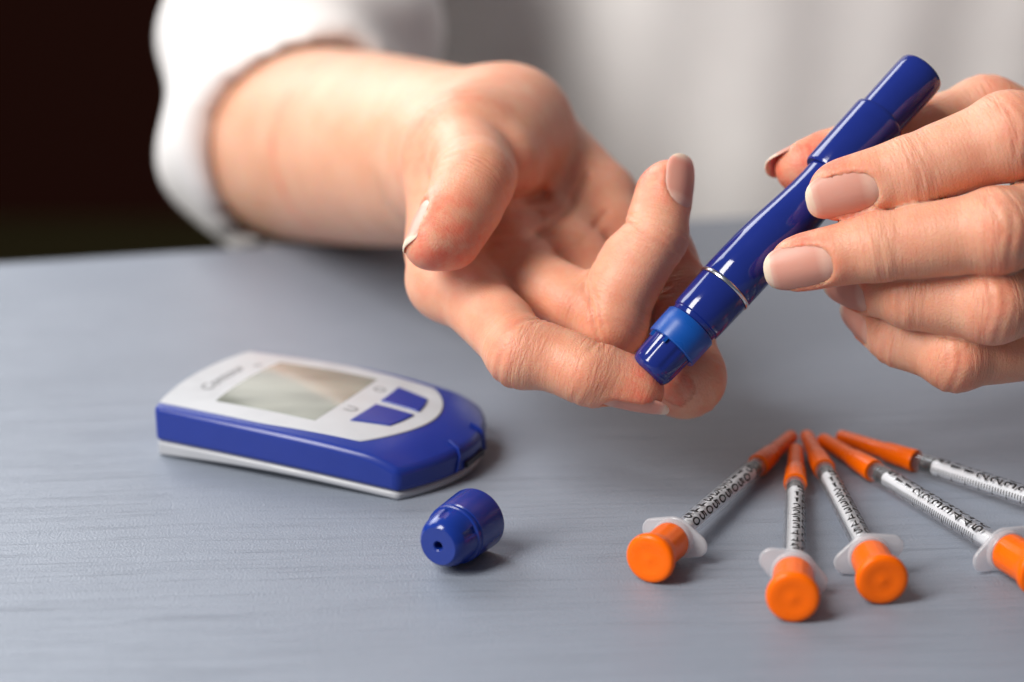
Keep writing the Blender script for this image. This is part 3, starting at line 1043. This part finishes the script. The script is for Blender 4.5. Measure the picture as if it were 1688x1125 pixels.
def msplit(a):
    return 0.43 + 0.12 * math.sin(math.pi * a) - 0.20 * a


def solid(name, mp, top, bot, n, m, mat, parent, inset=0.0, sharp=38):
    """closed solid over the unit square; mp(s,t) -> (a,b); top/bot(a,b) -> z"""
    V_, F_ = [], []
    for lay in (0, 1):
        for i in range(n + 1):
            for j in range(m + 1):
                a, b_ = mp(i / n, j / m)
                u, v_ = plan(a, b_)
                z = top(a, b_) if lay == 0 else bot(a, b_)
                V_.append(q1 + eu * u + ev * v_ + ez * z)
    K = (n + 1) * (m + 1)
    I = lambda l, i, j: l * K + i * (m + 1) + j
    for i in range(n):
        for j in range(m):
            F_.append((I(0, i, j), I(0, i + 1, j), I(0, i + 1, j + 1), I(0, i, j + 1)))
            F_.append((I(1, i, j), I(1, i, j + 1), I(1, i + 1, j + 1), I(1, i + 1, j)))
    for i in range(n):
        F_.append((I(0, i, 0), I(1, i, 0), I(1, i + 1, 0), I(0, i + 1, 0)))
        F_.append((I(0, i, m), I(0, i + 1, m), I(1, i + 1, m), I(1, i, m)))
    for j in range(m):
        F_.append((I(0, 0, j), I(0, 0, j + 1), I(1, 0, j + 1), I(1, 0, j)))
        F_.append((I(0, n, j), I(1, n, j), I(1, n, j + 1), I(0, n, j + 1)))
    return link(name, V_, F_, mat, parent, sharp=sharp)


def lerp(a, b_, t):
    return a + (b_ - a) * t


ident = lambda s_, t_: (s_, t_)
o = solid('shell', ident, mtop, lambda a, b_: msplit(a), 40, 32, M['meter_blue'], meter)
bevel(o, 0.2, 4, 40)
o = solid('base', lambda s_, t_: (lerp(0.006, 0.994, s_), lerp(0.008, 0.992, t_)), lambda a, b_: msplit(a) - 0.004, lambda a, b_: 0.2 * math.sin(math.pi * a) + 0.0, 30, 16, M['meter_grey'], meter)
bevel(o, 0.08, 2, 40)
for u_ in (0.8, ML - 0.9):
    for v_ in (0.8, MW - 0.8):
        link('foot', *lathe([(-0.02, 0), (-0.02, 0.3), (0.25, 0.3), (0.25, 0)], q1 + eu * u_ + ev * v_ + ez * 0.02, ez, up=eu, seg=20), M['rubber'], meter)


def plate(s_, t_):
    b_ = lerp(0.055, 0.945, t_)
    amax = 0.80 + 0.075 * (1 - (2 * t_ - 1) ** 2) ** 0.8
    return lerp(0.012, amax, s_), lerp(b_, lerp(0.13, 0.87, t_), max(0, s_ - 0.55) / 0.45 * 0.55)


o = solid('face_plate', plate, lambda a, b_: mtop(a, b_) + 0.035, lambda a, b_: mtop(a, b_) - 0.1, 30, 24, M['meter_white'], meter)
bevel(o, 0.025, 2, 40)
scr = lambda s_, t_: (lerp(0.215, 0.60, s_), lerp(0.165, 0.80, t_))
solid('screen', scr, lambda a, b_: mtop(a, b_) + 0.040, lambda a, b_: mtop(a, b_) - 0.05, 14, 14, M['lcd'], meter)
for t0, t1 in ((0.24, 0.47), (0.52, 0.75)):
    def bt(s_, t_, t0=t0, t1=t1):
        b_ = lerp(t0, t1, t_)
        taper = lerp(0, 0.05, s_)
        b_ = b_ + (taper if t0 < 0.4 else -taper) * (1 - t_ if t0 < 0.4 else t_)
        amax = 0.735 + 0.085 * (1 - (2 * b_ - 1) ** 2)
        return lerp(0.69, amax, s_), b_
    o = solid('button', bt, lambda a, b_: mtop(a, b_) + 0.075, lambda a, b_: mtop(a, b_) - 0.03, 8, 8, M['meter_blue'], meter)
    bevel(o, 0.03, 2, 40)


def decal(name, s_txt, a_c, b_c, hgt_, mat, sx=1.0, shear=0.0):
    tv, tf = text_mesh(s_txt)
    V_ = []
    for x, y in tv:
        xx = (x * sx + y * shear) * hgt_
        a = a_c - y * hgt_ / ML
        b_ = b_c + xx / MW
        u, v_ = plan(a, b_)
        V_.append(q1 + eu * u + ev * v_ + ez * (mtop(a, b_) + 0.043))
    return link(name, V_, tf, mat, meter, smooth=False)


decal('lettering', 'Contour', 0.125, 0.46, 0.38, M['grey_ink'], 1.0, 0.2)
decal('lettering', 'TS', 0.17, 0.70, 0.16, M['grey_ink'])
decal('button_symbol', 'U', 0.645, 0.36, 0.30, M['grey_ink'], -1.0)
decal('button_symbol', 'O', 0.645, 0.66, 0.30, M['grey_ink'], 1.0)
# strip port at the front end
pc = q1 + eu * plan(1.0, 0.5)[0] + ev * plan(1.0, 0.5)[1]
link('strip_port', *box(pc + ez * 0.42 - eu * 0.04, eu, ev, ez, 0.2, 1.0, 0.16), M['dark'], meter)
for sg in (-1, 1):
    a0 = pc + ev * sg * 0.85
    pts_, rad_ = [], []
    V_, F_ = [], []
    K = 14
    for i in range(K + 1):
        s_ = i / K
        u_, v_ = plan(1.0, 0.5 + sg * (0.17 - 0.04 * s_))
        zz = lerp(0.34, mtop(1.0, 0.5) - 0.02, s_)
        c = q1 + eu * (u_ + 0.02 - 0.35 * max(0, s_ - 0.75) / 0.25) + ev * v_ + ez * (zz if s_ < 0.75 else mtop(1 - 0.05 * (s_ - 0.75) / 0.25, 0.5))
        for k in range(8):
            th = 2 * math.pi * k / 8
            V_.append(c + ev * 0.05 * math.cos(th) + nrm(eu + ez * s_) * 0.05 * math.sin(th))
    for i in range(K):
        for k in range(8):
            F_.append((i * 8 + k, i * 8 + (k + 1) % 8, (i + 1) * 8 + (k + 1) % 8, (i + 1) * 8 + k))
    link('port_ridge', V_, F_, M['meter_blue'], meter)

# ------------------------------------------------------------------ insulin syringes
BR = 0.27                                          # barrel radius
LT = 9.6


def build_syringe(tip, end, roll, froll, label):
    """tip: ground pixel of the needle cap end, end: pixel of the plunger face"""
    t0 = np.array([tip[0], tip[1], 0.23])
    d_ = np.array([end[0] - tip[0], end[1] - tip[1], 0.0])
    d_ = nrm(d_) * LT
    t1 = t0 + d_
    t1[2] = 0.60
    ax_ = nrm(t1 - t0)
    ax_, up_, sd_ = frame_of(ax_, ez)
    s_ = thing('insulin_syringe', label, 'syringe', group='syringes fanned out on the table')
    # t runs from the needle end to the plunger end
    cap_ = lathe([(0, 0), (0, 0.12), (0.03, 0.175), (0.08, 0.19), (1.55, 0.225), (1.6, 0.25), (1.66, 0.262), (2.55, 0.30), (2.6, 0.29), (2.6, 0.2), (2.3, 0.18), (2.3, 0)], t0, ax_, up_, seg=44,
                 radial=lambda th, t: (1 - 0.05 * (math.cos(th * 8) > 0.55)) if 0.1 < t < 1.5 else 1.0)
    link('needle_cap', *cap_, M['orange'], s_)
    link('barrel', *lathe([(2.45, 0), (2.45, 0.12), (2.5, 0.17), (2.62, 0.2), (2.7, BR - 0.01), (2.74, BR), (8.02, BR), (8.04, BR - 0.01), (8.04, BR - 0.045), (2.76, BR - 0.045), (2.74, 0.0)], t0, ax_, up_, seg=56), M['clear'], s_)
    link('stopper', *lathe([(2.78, 0), (2.80, 0.15), (2.83, BR - 0.06), (2.86, BR - 0.052), (2.92, BR - 0.052), (2.95, BR - 0.075), (3.04, BR - 0.075), (3.07, BR - 0.052), (3.16, BR - 0.052), (3.20, BR - 0.09), (3.20, 0)], t0, ax_, up_, seg=36), M['rubber'], s_)
    link('plunger_rod', *lathe([(3.21, 0), (3.21, 0.19), (3.3, 0.195), (3.34, 0.175), (3.5, 0.175), (8.1, 0.175), (8.1, 0)], t0, ax_, up_, seg=36), M['rod'], s_)
    # finger flange
    cf, sf = math.cos(froll), math.sin(froll)
    fu, fv = sd_ * cf + up_ * sf, -sd_ * sf + up_ * cf
    V_, F_ = [], []
    SEG = 60
    lay = [(0.0, 0.045), (0.02, 0.012), (0.05, 0.0), (0.07, 0.0), (0.10, 0.012), (0.12, 0.045)]
    for tt_, k_ in lay:
        for k in range(SEG):
            th = 2 * math.pi * (k + 0.5) / SEG
            c_, n_ = math.cos(th), math.sin(th)
            if 0.54 * abs(c_) + 0.29 > 0.52:
                x, y = math.copysign(0.54, c_) + (0.29 - k_) * c_, (0.29 - k_) * n_
            else:
                x, y = (0.52 - k_) * c_, (0.52 - k_) * n_
            V_.append(t0 + ax_ * (8.00 + tt_) + fu * x + fv * y)
    for i in range(len(lay) - 1):
        for k in range(SEG):
            F_.append((i * SEG + k, i * SEG + (k + 1) % SEG, (i + 1) * SEG + (k + 1) % SEG, (i + 1) * SEG + k))
    F_.append(tuple(range(SEG))[::-1])
    F_.append(tuple((len(lay) - 1) * SEG + k for k in range(SEG)))
    col_ = lathe([(8.135, 0), (8.135, 0.50), (8.24, 0.495), (8.27, 0.48), (8.27, 0)], t0, ax_, up_, seg=44)
    link('finger_flange', *join([(V_, F_), col_]), M['milky'], s_)
    # plunger end cap, with fine grip flutes
    pc_ = lathe([(8.25, 0), (8.25, 0.42), (8.29, 0.45), (8.36, 0.455), (8.98, 0.455), (9.14, 0.475), (9.28, 0.54), (9.34, 0.575), (9.39, 0.588), (9.46, 0.588), (9.515, 0.57), (9.545, 0.53), (9.555, 0.46), (9.553, 0.34), (9.546, 0.30), (9.545, 0.07), (9.551, 0.05), (9.551, 0)], t0, ax_, up_, seg=60,
                radial=lambda th, t: 1 + 0.012 * math.cos(th * 15) if 8.3 < t < 9.1 else 1)
    link('plunger_cap', *pc_, M['orange'], s_)
    # printed scale
    rr_ = BR + 0.004
    V_, F_ = [], []

    def wrap(t, arc):
        th = roll + arc / rr_
        return t0 + ax_ * t + (up_ * math.cos(th) + sd_ * math.sin(th)) * rr_
    t_a, t_b = 3.1, 7.25
    for i in range(51):
        t = lerp(t_a, t_b, i / 50)
        ln = 0.24 if i % 5 == 0 else 0.13
        k0 = len(V_)
        n_ = 4
        for j in range(n_ + 1):
            arc = 0.30 + ln * j / n_
            V_ += [wrap(t - 0.012, arc), wrap(t + 0.012, arc)]
        for j in range(n_):
            F_.append((k0 + 2 * j, k0 + 2 * j + 1, k0 + 2 * j + 3, k0 + 2 * j + 2))
    for i in range(1, 11):
        t = lerp(t_a, t_b, i / 10)
        tv, tf = digits(str(i * 5))
        k0 = len(V_)
        hgt_ = 0.33
        V_ += [wrap(t - y * hgt_, -x * hgt_ * 0.74) for x, y in tv]
        F_ += [tuple(k0 + q for q in f) for f in tf]
    link('scale_print', V_, F_, M['ink'], s_, smooth=False)
    return s_


GZ = 0.45
build_syringe(G(1306, 707, GZ), G(1062, 930, 0.6), -0.45, 0.15, 'orange capped syringe farthest left, its plunger nearest the pricked finger')
build_syringe(G(1313, 728, GZ), G(1307, 983, 0.6), -0.55, 0.45, 'orange capped syringe pointing straight at the viewer, second from left in the fan')
build_syringe(G(1330, 706, GZ), G(1449, 945, 0.6), -0.1, -0.35, 'orange capped syringe in the middle of the fan of five')
build_syringe(G(1356, 712, GZ), G(1712, 940, 0.6), 0.1, -0.35, 'orange capped syringe fourth from left, plunger cut by the right frame edge')
build_syringe(G(1384, 707, GZ), G(1860, 872, 0.6), 0.05, 0.2, 'orange capped syringe farthest right, only cap and barrel in view')
